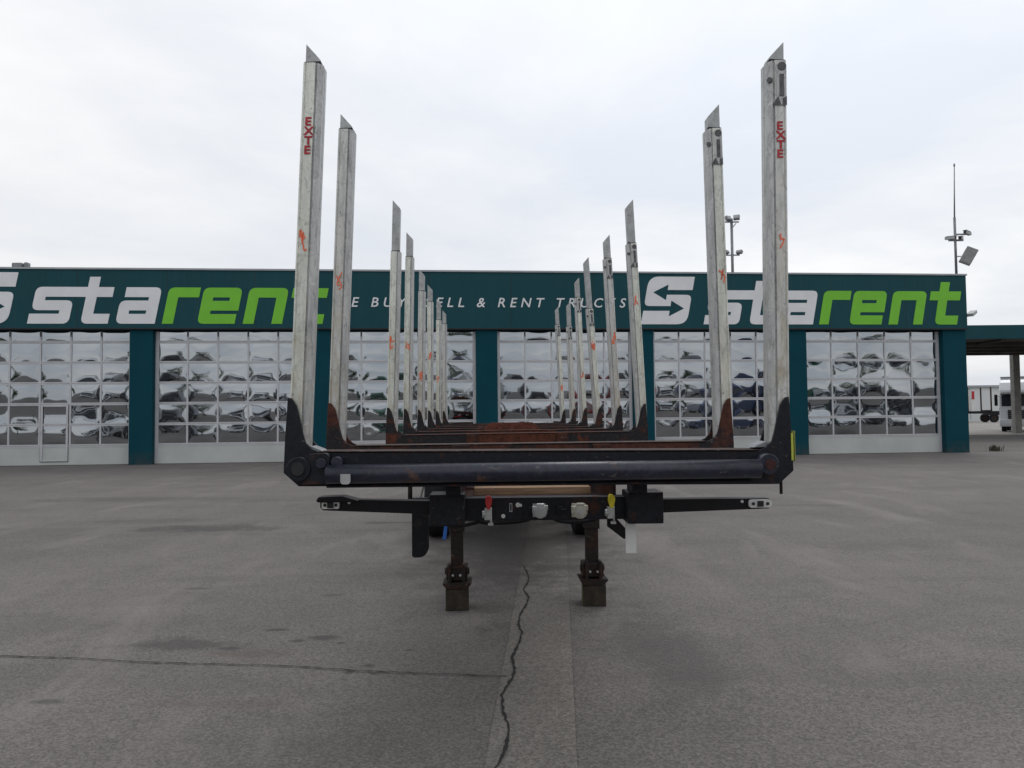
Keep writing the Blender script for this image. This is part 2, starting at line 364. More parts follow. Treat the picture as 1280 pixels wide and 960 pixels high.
# ------------------------------------------------------------------ building
TH = R(5)
bld = thing('workshop_building', 'long teal flat-roofed workshop with glazed roller doors and white and green lettering', 'building', (0, 26.2, 0), TH)
BX0, BX1, BH = -23.5, 16.98, 6.57
bm = BM()
box(bm, BX0 + .1, BX1 - .1, .7, 18, 0, BH - .14); obj('wall', bm, 'pillar', bld)
bm = BM()
box(bm, BX0, BX1, -.16, .3, 4.56, BH)
fas = obj('fascia', bm, 'teal', bld)
bm = BM()
for x in [-20.5, -17.6, -14.6, -11.7, -8.8, -5.85, -2.9, 0, 2.9, 5.85, 8.8, 11.7, 14.6]: box(bm, x - .006, x + .006, -.1625, -.1, 4.57, BH - .02)
for x in (): pass
box(bm, BX0, BX1, -.1635, -.1, 4.555, 4.60)  # dark strip painted along the fascia's bottom edge as its shadow line
obj('seam_and_shade_line', bm, 'dark', bld)
bm = BM(); box(bm, BX0 - .03, BX1 + .03, -.20, .02, BH, BH + .06); box(bm, BX0 - .03, BX0 + .15, .02, 18, BH, BH + .06); box(bm, BX1 - .15, BX1 + .03, .02, 18, BH, BH + .06)
obj('coping', bm, 'coping', bld)
bm = BM(); box(bm, BX0 + .15, BX1 - .15, .32, 17.9, BH - .14, BH - .06); obj('roof', bm, 'roof', bld)
DOORS = [(-23.3, -18.7), (-17.95, -12.94), (-12.19, -7.05), (-6.30, -1.26), (-.51, 4.36), (5.10, 10.03), (10.80, 16.08)]
edges = [BX0] + [v for d in DOORS for v in d] + [BX1]
for a, b_ in zip(edges[0::2], edges[1::2]):
    bm = BM(); box(bm, a, b_, -.05 if b_ < 17 else -.10, .71, 0, 4.56); obj('pillar', bm, 'pillar', bld)
bm = BM()
for a, b_ in DOORS: box(bm, a, b_, .3, .71, 4.52, 4.6)
obj('lintel', bm, 'dark', bld)

DZ = [.66, 1.36, 2.06, 2.76, 3.46, 4.16, 4.55]; DY = .22
def door(a, b_, seed, wicket=False):
    rnd = random.Random(seed)
    fr = BM()
    st = (b_ - a - .10) / 5; xs = [a + .05 + st * i for i in range(6)]
    box(fr, a + .005, a + .11, DY - .03, DY + .05, 0.02, 4.52); box(fr, b_ - .11, b_ - .005, DY - .03, DY + .05, 0.02, 4.52)
    for x in xs[1:-1]: box(fr, x - .028, x + .028, DY - .012, DY + .04, .66, 4.52)
    for z in DZ[:-1]:
        x0 = a + .11
        box(fr, x0, b_ - .11, DY - .017, DY + .04, z - .045, z - .004); box(fr, x0, b_ - .11, DY - .017, DY + .04, z + .004, z + .045)
    o = obj('garage_door', fr, 'doorframe', bld)
    # seams, hinges between the sections
    s = BM()
    for z in DZ[:-1]: box(s, a + .11, b_ - .11, DY - .01, DY + .03, z - .004, z + .004)
    for x in xs[1:-1]: box(s, x - .022, x + .022, DY - .02, DY + .01, 4.34, 4.5)
    box(s, a, b_, DY - .02, DY + .05, 0.0, .02)
    obj('door_seal', s, 'gap', o)
    p = BM(); box(p, a + .11, b_ - .11, DY - .005, DY + .04, .02, .615); obj('bottom_panel', p, 'doorwhite', o)
    g = BM(); nx, nz = 18, 14
    rowamp = [rnd.uniform(*ab) * (1 if rnd.random() < .85 else -1) for ab in ((.006, .011), (.006, .011), (.006, .010), (.006, .009), (.006, .009), (.002, .004))]
    for r_ in range(6):
        z0, z1 = DZ[r_] + .045, min(DZ[r_ + 1] - .045, 4.5)
        for c_ in range(5):
            x0 = xs[c_] + .028 + (.03 if c_ == 0 else 0); x1 = xs[c_ + 1] - .028 - (.03 if c_ == 4 else 0)
            amp = rowamp[r_] * rnd.choice((.5, .7, .9, 1, 1, 1.2, 1.5)); tx, tz = rnd.uniform(-.006, .006), rnd.uniform(-.003, .005)
            ph = rnd.uniform(0, 6); ph2 = rnd.uniform(0, 6); rip = rnd.uniform(.0002, .0012)
            grid = []
            for j in range(nz + 1):
                row = []
                for i in range(nx + 1):
                    u, v = i / nx * 2 - 1, j / nz * 2 - 1
                    y = amp * (1 - u ** 4) * (1 - v * v) + rip * math.sin(3.1 * u + ph) * math.cos(3.7 * v + ph2) + tx * u + tz * v
                    row.append(g.verts.new((x0 + (x1 - x0) * i / nx, DY + .012 - y, z0 + (z1 - z0) * j / nz)))
                grid.append(row)
            for j in range(nz):
                for i in range(nx):
                    f = g.faces.new((grid[j][i], grid[j][i + 1], grid[j + 1][i + 1], grid[j + 1][i])); f.smooth = True
    obj('glazing', g, 'pane', o, fixn=False)
    if wicket:
        k = BM(); wx0, wx1, wz1 = xs[2] + .05, xs[3] - .05 + .0, 2.04
        for (p0, p1, q0, q1) in ((wx0, wx0 + .065, .14, wz1), (wx1 - .065, wx1, .14, wz1), (wx0 + .065, wx1 - .065, wz1 - .06, wz1), (wx0 + .065, wx1 - .065, .14, .16)):
            box(k, p0, p1, DY - .035, DY - .008, q0, q1)
        box(k, wx0 + .02, wx0 + .05, DY - .07, DY - .035, 1.05, 1.17)
        obj('wicket_door_frame', k, 'doorframe', o)
        k = BM()
        for (p0, p1, q0, q1) in ((wx0 - .012, wx0 - .001, .13, wz1 + .01), (wx1 + .001, wx1 + .012, .13, wz1 + .01)): box(k, p0, p1, DY - .025, DY - .006, q0, q1)
        box(k, wx0 - .012, wx1 + .012, DY - .025, DY - .006, .118, .13)
        obj('wicket_seam', k, 'gap', o)
for i, (a, b_) in enumerate(DOORS): door(a, b_, 40 + i, wicket=(i == 1))

# lettering ---------------------------------------------------------
def rounded(poly):
    out = []; n = len(poly)
    for i in range(n):
        p = poly[i]; r_ = p[2] if len(p) > 2 else 0
        P = Vector(p[:2])
        if not r_: out.append((P.x, P.y)); continue
        A = Vector(poly[i - 1][:2]); B = Vector(poly[(i + 1) % n][:2])
        a = P + (A - P).normalized() * r_; b2 = P + (B - P).normalized() * r_
        for k in range(7):
            t = k / 6; q = a * (1 - t) ** 2 + P * 2 * t * (1 - t) + b2 * t * t; out.append((q.x, q.y))
    return out
q = .17
G = {
 'st': ([(0, 0), (1.06, 0, q), (1.06, .635, q), (.33, .635), (.33, .73), (1.37, .73), (1.37, 0, q), (2.08, 0), (2.08, .27), (1.65, .27), (1.65, .73), (2.06, .73), (2.06, 1), (1.65, 1), (1.65, 1.28), (1.37, 1.28), (1.37, 1), (.04, 1, q), (.04, .365, q), (.76, .365), (.76, .27), (0, .27)], []),
 'a': ([(0, 0, q), (1.03, 0), (1.03, 1, q), (.10, 1), (.10, .73), (.74, .73), (.74, .635), (0, .635, q)], [[(.29, .27), (.74, .27), (.74, .365), (.29, .365)]]),
 'r': ([(0, 0), (.29, 0), (.29, .73), (.84, .73), (.84, 1), (0, 1, q)], []),
 'e': ([(0, 0, q), (1.0, 0), (1.0, .27), (.29, .27), (.29, .365), (1.03, .365), (1.03, 1, q), (0, 1, q)], [[(.29, .635), (.74, .635), (.74, .73), (.29, .73)]]),
 'n': ([(0, 0), (.29, 0), (.29, .73), (.77, .73), (.77, 0), (1.06, 0), (1.06, 1, q), (0, 1, q)], []),
 't': ([(.27, 0, q), (.98, 0), (.98, .27), (.56, .27), (.56, .73), (.96, .73), (.96, 1), (.56, 1), (.56, 1.28), (.27, 1.28), (.27, 1), (0, 1), (0, .73), (.27, .73)], [])}
LOGO = [(0, 0), (1.36, 0, .3), (1.36, .86, .16), (.62, .86), (.62, .70), (.20, .93), (.62, 1.16), (.62, 1.0), (1.36, 1.0), (1.36, 1.39), (0, 1.39, .3), (0, .53, .16), (.78, .53), (.78, .69), (1.20, .46), (.78, .23), (.78, .39), (0, .39)]
def glyph(nm, poly, holes, s0, z0, u, mat_):
    SL = .19
    f = lambda l: [(s0 + (x + SL * y) * u, z0 + y * u) for x, y in l]
    bm = BM(); prism(bm, f(rounded(poly)), 'y', -.172, -.158, [f(h) for h in holes]); return obj(nm, bm, mat_, fas)
for s0 in (-16.18, 6.92):
    u = 1.235; z0 = 4.74
    for ch, off, m in (('st', 0, 'signwhite'), ('a', 2.28, 'signwhite'), ('r', 3.50, 'signgreen'), ('e', 4.43, 'signgreen'), ('n', 5.65, 'signgreen'), ('t', 6.83, 'signgreen')):
        glyph('sign_letter', *G[ch], s0 + off * u, z0, u, m)
    glyph('sign_emblem', LOGO, [], s0 - 1.86 * u, z0, u, 'signwhite')
bm = text_mesh('WE BUY, SELL & RENT TRUCKS', .47, .22, 1.62, .006, .004)
xs = [v.co.x for v in bm.verts]; k = (10.26) / (max(xs) - min(xs)); x0 = min(xs)
for v in bm.verts: v.co.x = -6.16 + (v.co.x - x0) * k; v.co.y += -.167; v.co.z += 5.34
split_obj('slogan_letter', bm, 'signwhite', fas)

def world_at(s, y, z=0): return Vector((0, 26.2, 0)) + Matrix.Rotation(TH, 3, 'Z') @ Vector((s, y, z))
def bracket_lamp(bm, c, w_, h_, d_, yaw, tilt, mi=0):
    m = Matrix.Translation(c) @ Matrix.Rotation(yaw, 4, 'Z') @ Matrix.Rotation(tilt, 4, 'X')
    box(bm, -w_ / 2, w_ / 2, -d_ / 2, d_ / 2, -h_ / 2, h_ / 2, mi, m); box(bm, -w_ / 2 + .02, w_ / 2 - .02, -d_ / 2 - .012, -d_ / 2, -h_ / 2 + .02, h_ / 2 - .02, 1, m)
# mast at the right-hand roof corner
t = thing('roof_mast', 'tall thin aerial mast with cameras and a floodlight on the right roof corner', 'mast', world_at(16.82, .12, BH + .06))
bm = BM(); cyl(bm, (0, 0, 0), (0, 0, 2.2), .045, 10); cyl(bm, (0, 0, 2.2), (.06, 0, 4.15), .028, 8, .016); cyl(bm, (.06, 0, 4.15), (.06, 0, 4.25), .03, 8); cyl(bm, (0, 0, 0), (0, 0, .03), .12, 12); obj('pole', bm, 'galv', t)
bm = BM(); box(bm, -.25, .3, -.03, .03, 1.30, 1.36); box(bm, -.03, .42, -.03, .03, 1.53, 1.58); split_obj('bracket', bm, 'galv', t)
for (x, z, yaw, ti) in ((-.2, 1.42, .6, .1), (.22, 1.42, -.7, .15), (.48, 1.60, -1.0, -.1)):
    bm = BM(); m = Matrix.Translation((x, 0, z)) @ Matrix.Rotation(yaw, 4, 'Z') @ Matrix.Rotation(ti, 4, 'X')
    box(bm, -.06, .06, -.2, .16, -.055, .055, 0, m); box(bm, -.07, .07, -.24, .1, .055, .07, 0, m); box(bm, -.045, .045, -.212, -.2, -.04, .04, 1, m); obj('camera', bm, ['lampgrey', 'dark'], t)
bm = BM(); m = Matrix.Translation((.34, -.12, .62)) @ Matrix.Rotation(R(-38), 4, 'Z') @ Matrix.Rotation(R(-20), 4, 'X')
prism(bm, [(-.2, -.20), (.34, -.44), (.34, .44), (-.2, .20)], 'z', -.2, .2)
bm.transform(Matrix.Rotation(R(-62), 4, 'Y')); bm.transform(Matrix.Rotation(R(-25), 4, 'Z')); bm.transform(Matrix.Translation((.36, -.1, .62)))
box(bm, .0, .2, -.03, .03, .70, .74); obj('floodlight', bm, 'lampgrey', t, .02)
# twin lamp mast in the middle of the roof
t = thing('roof_mast', 'short dark mast with two pairs of floodlights behind the white lettering', 'mast', (9.6, 32, BH - .05))
bm = BM(); cyl(bm, (0, 0, 0), (0, 0, 3.45), .06, 10); obj('pole', bm, 'galv', t)
bm = BM(); box(bm, -.32, .32, -.03, .03, 3.28, 3.33); box(bm, -.32, .32, -.03, .03, 1.83, 1.88); cyl(bm, (-.02, 0, 3.0), (.2, 0, 3.25), .02, 6); split_obj('crossarm', bm, 'galv', t)
for x, z, yw in ((-.17, 3.44, .5), (.2, 3.48, -.4), (-.27, 1.97, .8), (.29, 1.97, -.8)):
    bm = BM(); bracket_lamp(bm, (x, -.08, z), .26, .2 if z > 3 else .14, .14, yw, R(-25)); obj('floodlight', bm, ['galv', 'lampgrey'], t, .01)
t = thing('roof_camera', 'small boxy grey camera on a stub bracket on the left end of the roof', 'camera', world_at(-16.7, .3, BH - .06))
bm = BM(); cyl(bm, (0, 0, 0), (0, 0, .2), .03, 8); cyl(bm, (.26, 0, 0), (.26, 0, .26), .02, 8); obj('bracket', bm, 'galv', t)
bm = BM(); box(bm, -.18, .16, -.15, .15, .16, .34); box(bm, .2, .32, -.1, .1, .18, .36); obj('camera_body', bm, 'galv', t, .03)
t = thing('roof_rod', 'short thin pole with a small lamp at the far left roof edge', 'pole', world_at(-17.75, .3, BH - .06))
bm = BM(); cyl(bm, (0, 0, 0), (.02, 0, .66), .02, 8); obj('pole', bm, 'galv', t)
bm = BM(); box(bm, -.2, .06, -.08, .08, .50, .66); obj('lamp', bm, 'galv', t, .02)
t = thing('wall_lamp', 'small grey floodlight fixed to the right end of the teal wall', 'lamp', world_at(BX1 - .02, .0, 5.15))
bm = BM(); cyl(bm, (0, -.05, 0), (.16, -.1, .0), .025, 8); obj('bracket', bm, 'galv', t)
bm = BM(); m = Matrix.Translation((.24, -.12, .0)) @ Matrix.Rotation(R(35), 4, 'Z') @ Matrix.Rotation(R(-25), 4, 'Y'); box(bm, -.18, .18, -.12, .12, -.05, .07, 0, m); obj('lamp_head', bm, 'lampgrey', t, .015)

# canopy
t = thing('canopy', 'low flat-roofed canopy with teal edge beyond the right end of the workshop', 'canopy', (18.6, 40, 0))
bm = BM(); box(bm, 0, 52, 0, .25, 5.40, 6.14); obj('fascia', bm, 'teal', t)
bm = BM(); box(bm, 0, 52, .25, 10, 5.42, 6.0); obj('roof', bm, 'soffit', t)
bm = BM()
for y in (2.4, 4.8, 7.2, 9.6): box(bm, .1, 51.9, y, y + .25, 5.22, 5.42)
for x in range(2, 52, 6): box(bm, x, x + .2, .3, 9.9, 5.30, 5.42)
obj('beam', bm, 'soffit', t)
for x, y in ((15.25, 10.1), (29, 10.1), (43, 10.1)):
    bm = BM(); box(bm, x - .22, x + .22, y - .3, y + .1, 0, 5.4); obj('post', bm, 'concrete', t, .02)
# far pale hall
t = thing('warehouse', 'long pale windowless hall far behind the trailers at the right', 'building', (30, 104, 0))
bm = BM(); box(bm, 0, 110, 0, 40, 0, 4.7); obj('wall', bm, 'hall', t)
bm = BM(); box(bm, -.3, 110.3, -.3, 40.3, 4.7, 5.0); obj('roof_edge', bm, 'coping', t)
bm = BM()
for x in range(4, 110, 6): box(bm, x - .03, x + .03, -.04, .0, .3, 4.6)
obj('panel_joint', bm, 'coping', t)
# weeds at the corner
def weed(loc, label, seed, n=60, h=.28):
    rnd = random.Random(seed); bm = BM()
    for i in range(n):
        a = rnd.uniform(0, 6.28); r_ = rnd.uniform(0, .2); p = Vector((math.cos(a) * r_ * 1.6, math.sin(a) * r_, 0)); hh = rnd.uniform(.4, 1) * h
        d = Vector((math.cos(a), math.sin(a), 0)) * rnd.uniform(.05, .35) * hh; wv = Vector((-d.y, d.x, 0)).normalized() * .02
        v = [bm.verts.new(p - wv), bm.verts.new(p + wv), bm.verts.new(p + d * .5 + wv * .8 + Vector((0, 0, hh * .6))), bm.verts.new(p + d * .5 - wv * .8 + Vector((0, 0, hh * .6))), bm.verts.new(p + d + Vector((0, 0, hh)))]
        bm.faces.new(v[:4]); bm.faces.new((v[3], v[2], v[4]))
    o = obj('weed', bm, 'weed', fixn=False); o.location = loc; return tag(o, label, 'plant')
MT['weed'] = simple('weed_leaves', (.06, .055, .035), .8, 0, .3, 9)
weed((18.35, 28.4, 0), 'small dry weed clump growing by the right end of the workshop', 3)

# ------------------------------------------------------------------ the timber trailer
YAW = math.atan(.0263)
tr = thing('timber_trailer', 'empty black and rusty timber semi-trailer with tall pale stakes, standing on its landing legs', 'trailer', (.138, 3.66, 0), YAW)
def sx(poly, s): return [(x * s, z) for x, z in poly]
HORN = [(-1.235, 1.655), (-1.215, 1.65), (-1.192, 1.615), (-1.175, 1.55), (-1.158, 1.475), (-1.146, 1.435), (-1.115, 1.403), (-1.07, 1.385)]
def ubar(z0=1.222):
    l = [(-1.252, 1.288), (-1.247, 1.45)] + HORN; r_ = [(-x, z) for x, z in l][::-1]
    return l + r_ + [(1.178, z0), (-1.178, z0)]
YB = [0, .90, 3.43, 4.79, 6.34, 7.94, 9.54, 11.39]
TILT = [.4, -.15, -.35, -.35, -.3, -.3, -.2, 0]
DEP = .17
for i, (y, ti) in enumerate(zip(YB, TILT)):
    X = Matrix.Rotation(R(ti), 4, 'Y') ; X = Matrix.Translation((0, 0, 1.4)) @ X @ Matrix.Translation((0, 0, -1.4))
    bm = BM(); prism(bm, ubar(), 'y', y, y + .014)
    m = 'black' if i == 0 else ('bolster' if i < 2 else 'bolster_worn')
    b0 = obj('bolster', bm, m, tr, .003, xf=X)
    bm = BM(); prism(bm, ubar(), 'y', y + DEP - .014, y + DEP); obj('rear_plate', bm, m, b0, .003, xf=X)
    bm = BM(); box(bm, -1.10, 1.10, y + .016, y + DEP - .016, 1.25, 1.378); obj('web', bm, m, b0, xf=X)
    bm = BM()
    box(bm, -1.08, 1.08, y - .006, y + DEP + .006, 1.387, 1.393)
    obj('floor_strip', bm, 'bare_edge' if i < 2 else 'rust', b0, .003, xf=X)
    for s_ in (-1, 1):
        bm = BM(); prism(bm, [(s_ * a, c_) for a, c_ in ((1.249, 1.305), (1.244, 1.45), (1.233, 1.645), (1.225, 1.645), (1.236, 1.45), (1.241, 1.305))], 'y', y + .0145, y + DEP - .0145); obj('side_plate', bm, m, b0, .002, xf=X)
# stakes: (bunk, side, base x, z0) (top x, z) (tip x, z)
SL_ = [((-1.172, 1.50), (-1.106, 3.328), 3.422), ((-1.177, 1.60), (-1.118, 3.344), 3.439), ((-1.177, 1.679), (-1.142, 3.14), 3.636), ((-1.188, 1.6), (-1.160, 3.377), 3.662), ((-1.186, 1.6), (-1.167, 3.241), 3.534), ((-1.196, 1.6), (-1.190, 3.344), 3.608), ((-1.182, 1.61), (-1.171, 3.259), 3.631), ((-1.196, 1.615), (-1.189, 3.413), 3.691)]
SR_ = [((1.186, 1.522), (1.215, 3.347), 3.442), ((1.186, 1.651), (1.164, 3.35), 3.503), ((1.18, 1.696), (1.116, 3.21), 3.639), ((1.165, 1.732), (1.095, 3.349), 3.627), ((1.167, 1.581), (1.084, 2.989), 3.699), ((1.172, 1.722), (1.109, 3.394), 3.711), ((1.172, 1.744), (1.137, 3.13), 3.575), ((1.162, 1.771), (1.093, 3.382), 3.759)]
def scribble(bm, cx, cz, w_, h_, y, seed, r_=.004):
    rnd = random.Random(seed)
    for k in range(rnd.choice((2, 3, 3))):
        pts = [Vector((cx + rnd.uniform(-w_, w_), y, cz + rnd.uniform(-h_, h_))) for _ in range(rnd.choice((3, 4)))]
        pts = smooth_path(pts, 3); prev = None
        for i, p in enumerate(pts):
            d = (pts[min(i + 1, len(pts) - 1)] - pts[max(i - 1, 0)]).normalized(); nn = Vector((-d.z, 0, d.x)) * r_
            q_ = p + Vector((0, -.0008 * k, 0)); a, b_ = bm.verts.new(q_ + nn), bm.verts.new(q_ - nn)
            if prev: bm.faces.new((prev[0], a, b_, prev[1]))
            prev = (a, b_)
MARK = {(0, -1): 2.44, (0, 1): 2.42, (1, -1): 2.40, (1, 1): 2.43, (2, -1): 2.26, (2, 1): 2.66, (3, -1): 2.36, (3, 1): 2.44, (4, -1): 2.1, (4, 1): 2.5, (5, -1): 2.5, (5, 1): 2.2, (6, -1): 2.2, (7, 1): 2.1}
SW = .0475
for i, y in enumerate(YB):
    for s_, ((bx, bz), (tx, tz), tipz) in ((-1, SL_[i]), (1, SR_[i])):
        bx += s_ * .011; tx += s_ * .009
        q1 = .026 / (3.66 + y); q2 = .045 / (3.66 + y); bz += (bz - 1.57) * q1; tz += (tz - 1.57) * q1; tipz += (tipz - 1.57) * q2; bx *= 1 + q1 * .6; tx *= 1 + q1 * .6
        sl_ = (tx - bx) / (tz - bz); x0 = bx - sl_ * (bz - 1.30); H = tz - 1.30
        # stake in its own frame: x across (inward = -s_), z from 1.30
        X = Matrix.Identity(4); X[0][2] = sl_; X[0][3] = x0 - sl_ * 1.30   # lean in x
        yf = y + .024; D = .112; pk = 1 + .03 / (3.66 + y)
        k = -s_
        prof = [(-SW, .008), (-SW + .006, 0), (-.037, .0), (-.035, .004), (-.032, .004), (-.030, 0), (.014, 0), (.016, .010), (.020, .010), (.023, .003), (SW - .004, .028), (SW, .036), (SW, .056), (SW - .005, .061), (SW - .005, .067), (SW, .072), (SW, .105), (SW - .02, D), (-SW + .01, D), (-SW, D - .01)]
        prof = [(k * a, yf + b_) for a, b_ in prof]
        bm = BM(); prism(bm, prof, 'z', 1.30, tz)
        for f in bm.faces:
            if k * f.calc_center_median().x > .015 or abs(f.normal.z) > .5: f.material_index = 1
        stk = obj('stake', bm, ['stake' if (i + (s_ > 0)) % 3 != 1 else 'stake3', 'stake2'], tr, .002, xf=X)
        # diagonal-cut inner extension
        w2 = .037; oo = -.004
        a_out, a_in = k * (-w2 + oo), k * (w2 + oo)
        bm = BM(); prism(bm, [(a_out, tz - .02), (a_in, tz - .02), (a_in, tipz - .082), (a_in - k * .004, tipz - .076), (a_out, tipz)], 'y', yf + .018, yf + .10); obj('stake_extension', bm, 'tip', stk, .004, xf=X)
        bm = BM(); prism(bm, [(a_out - k * .006, tz + .001), (a_in + k * .004, tz + .001), (a_in + k * .004, tz + .012), (a_out - k * .006, tz + .008)], 'y', yf + .012, yf + .106); obj('end_cap', bm, 'dark', stk, .003, xf=X)
        if s_ > 0:      # locking latch near the top
            bm = BM(); prism(bm, [(-.008, tz - .025), (.044, tz - .025), (.044, tz - .205), (.0465, tz - .235), (-.030, tz - .235), (-.008, tz - .19)], 'y', yf - .006, yf - .001); o = obj('latch_plate', bm, 'stake2', stk, .002, xf=X)
            bm = BM(); cyl(bm, (.02, yf - .009, tz - .035), (.02, yf - .002, tz - .035), .022, 14)
            box(bm, .008, .030, yf - .0085, yf - .002, tz - .19, tz - .075)
            prism(bm, [(-.03, tz - .232), (.0, tz - .19), (.014, tz - .232)], 'y', yf - .0085, yf - .002); prism(bm, [(.044, tz - .232), (.044, tz - .19), (.024, tz - .2), (.024, tz - .232)], 'y', yf - .0085, yf - .002)
            cyl(bm, (-.030, yf + .02, tz - .10), (-.040, yf + .008, tz - .10), .014, 10)
            obj('latch_slot', bm, 'dark' if False else 'latchdark', stk, xf=X) if 'latchdark' in MT else obj('latch_slot', bm, MT.setdefault('latchdark', simple('latch_recess', (.10, .10, .105), .6, .3, .3, 30)), stk, xf=X)
        if (i, s_) in MARK:
            bm = BM(); sc_ = 1 if i < 2 else 1.1; scribble(bm, k * -.01 if i else k * -.015, MARK[i, s_], .022 * sc_, .055 if i < 2 else .07, yf - .0035, i * 7 + s_ * 3 + 11, .0035 if i < 2 else .005); obj('paint_mark', bm, 'orange', stk, xf=X)
        if i == 0:
            col = stk
            for n_, ch in enumerate('EXTE'):
                bm = text_mesh(ch, .066, 0, 1, .0008, .0018)
                cx = sum(v.co.x for v in bm.verts) / len(bm.verts)
                zt = (3.03 if s_ > 0 else 3.05) - n_ * .048
                for v in bm.verts: v.co.x = (v.co.x - cx) + (.013 if s_ > 0 else -.006); v.co.z = v.co.z * .88 + zt - .03; v.co.y += yf - .003
                obj('stake_letter', bm, 'redpaint', stk, xf=X)
        if i < 3:
            bm = BM(); xb = k * -.03; zb = 1.42
            prism(bm, [(k * -.005 , 1.43), (k * .03, 1.44), (k * .012, 1.53), (k * -.012, 1.62), (k * -.02, 1.56)] if s_ > 0 else [(k * .01, 1.44), (k * .03, 1.45), (k * .016, 1.50)], 'y', yf - .0045, yf - .0015)
            if s_ > 0 or i == 1: obj('paint_patch', bm, MT.setdefault('orange2', simple('faded_orange', (.52, .13, .07), .7, 0, .4, 25)), stk, xf=X)
            else: bm.free()
# front bolster fittings
bm = BM(); cyl(bm, (-1.03, -.062, 1.292), (1.06, -.062, 1.296), .046, 28); ft = obj('front_tube', bm, 'tube', tr)
bm = BM(); box(bm, -1.04, 1.04, -.03, -.001, 1.224, 1.236); obj('lower_lip', bm, 'black', tr, .004)
bm = BM(); cyl(bm, (-1.163, -.075, 1.318), (-1.163, -.001, 1.318), .058, 24); cyl(bm, (-1.163, -.079, 1.318), (-1.163, -.07, 1.318), .034, 20); h = obj('tube_bushing', bm, 'black', tr, .004)
bm = BM(); cyl(bm, (-1.163, -.0835, 1.318), (-1.163, -.0795, 1.318), .030, 18); obj('bushing_bore', bm, 'dark', h)
bm = BM(); prism(bm, rounded([(-1.145, 1.245), (-1.02, 1.245), (-1.02, 1.395, .03), (-1.145, 1.385, .03)]), 'y', -.06, -.001); obj('mount_block', bm, 'black', tr, .006)
bm = BM(); cyl(bm, (-1.055, -.078, 1.345), (-1.055, -.055, 1.345), .024, 14); cyl(bm, (-.985, -.06, 1.348), (-.985, -.001, 1.348), .027, 14); obj('bolt', bm, 'tube', tr, .002)
bm = BM(); cyl(bm, (1.10, -.082, 1.318), (1.10, -.001, 1.318), .050, 24); h = obj('tube_bushing', bm, 'tube', tr, .004)
bm = BM(); cyl(bm, (1.105, -.085, 1.316), (1.105, -.0825, 1.316), .027, 18); obj('bushing_bore', bm, 'borerust' if 'borerust' in MT else MT.setdefault('borerust', simple('rusty_bore', (.035, .008, .008), .8, 0, .5, 40)), h)
bm = BM(); box(bm, 1.240, 1.250, -.006, -.001, 1.33, 1.465); box(bm, 1.263, 1.2655, .01, .07, 1.325, 1.475); obj('side_reflector', bm, 'amber', tr)
bm = BM(); prism(bm, rounded([(-.955, 1.296), (-.908, 1.296), (-.908, 1.248, .018), (-.955, 1.248, .018)]), 'y', -.1135, -.1095); obj('plate_badge', bm, 'lampgrey', tr)
bm = BM(); cyl(bm, (1.205, .05, 1.16), (1.205, .05, 1.30), .008, 8); obj('pin', bm, 'leg', tr)
for s_ in (-1, 1):   # welded ends with bright scuffs where the horn meets the floor
    bm = BM(); prism(bm, [(s_ * 1.14, 1.412), (s_ * 1.115, 1.396), (s_ * 1.06, 1.394), (s_ * 1.08, 1.408), (s_ * 1.125, 1.425)], 'y', .02, .13); obj('scuff_plate', bm, 'galv', tr, .003)
# support posts to bumper beam
bx = .03
for x0, x1 in ((-.478, -.402), (.480, .558)):
    bm = BM(); box(bm, x0, x1, .17, .33, 1.158, 1.262); obj('post', bm, 'black', tr, .005)
bm = BM(); box(bm, -.40, .56, .33, .41, 1.005, 1.128); bb = obj('bumper_beam', bm, 'black', tr, .006)
for x0, x1 in ((-.568, -.384), (.468, .656)):
    bm = BM(); box(bm, x0, x1, .24, .42, .992, 1.157); o = obj('bumper_box', bm, 'black', bb, .006)
for s_, xa, xb, za, zb in ((-1, -.55, -1.145, (1.047, 1.118), (1.075, 1.135)), (1, .645, 1.250, (1.04, 1.112), (1.055, 1.11))):
    bm = BM(); prism(bm, [(xa, za[0]), (xb + -s_ * .015, zb[0]), (xb, zb[0] + .015), (xb, zb[1] - .012), (xb - s_ * .015, zb[1]), (xa, za[1])], 'y', .30, .37); arm = obj('marker_arm', bm, 'blackpl', tr, .004)
    if s_ < 0:
        bm = BM(); prism(bm, [(-1.16, 1.128), (-1.148, 1.148), (-1.02, 1.152), (-.94, 1.128), (-.95, 1.12), (-1.15, 1.12)], 'y', .27, .36); obj('lamp_shroud', bm, 'blackpl', arm, .004)
    c_ = -1.088 if s_ < 0 else 1.185
    zc_ = 1.104 if s_ < 0 else 1.083
    hw, hh = (.046, .020) if s_ < 0 else (.062, .021)
    bm = BM(); prism(bm, rounded([(c_ - hw, zc_ - hh, .01 if s_ < 0 else .018), (c_ + hw, zc_ - hh, .01 if s_ < 0 else .018), (c_ + hw, zc_ + hh, .01 if s_ < 0 else .018), (c_ - hw, zc_ + hh, .01 if s_ < 0 else .018)]), 'y', .288, .2995); l_ = obj('marker_lamp', bm, 'white', arm, .002)
    bm = BM()
    for dx in (-hw * .62, hw * .62): cyl(bm, (c_ + dx, .284, zc_), (c_ + dx, .2885, zc_), .0085, 10)
    box(bm, c_ - .016, c_ + .016, .2835, .2885, zc_ - .015, zc_ + .015); obj('lamp_bolt', bm, 'dark', l_)
    bm = BM(); cyl(bm, (c_ - s_ * .095, .296, zc_ + .012), (c_ - s_ * .095, .2995, zc_ + .012), .008, 10); obj('rivet', bm, 'white', arm)
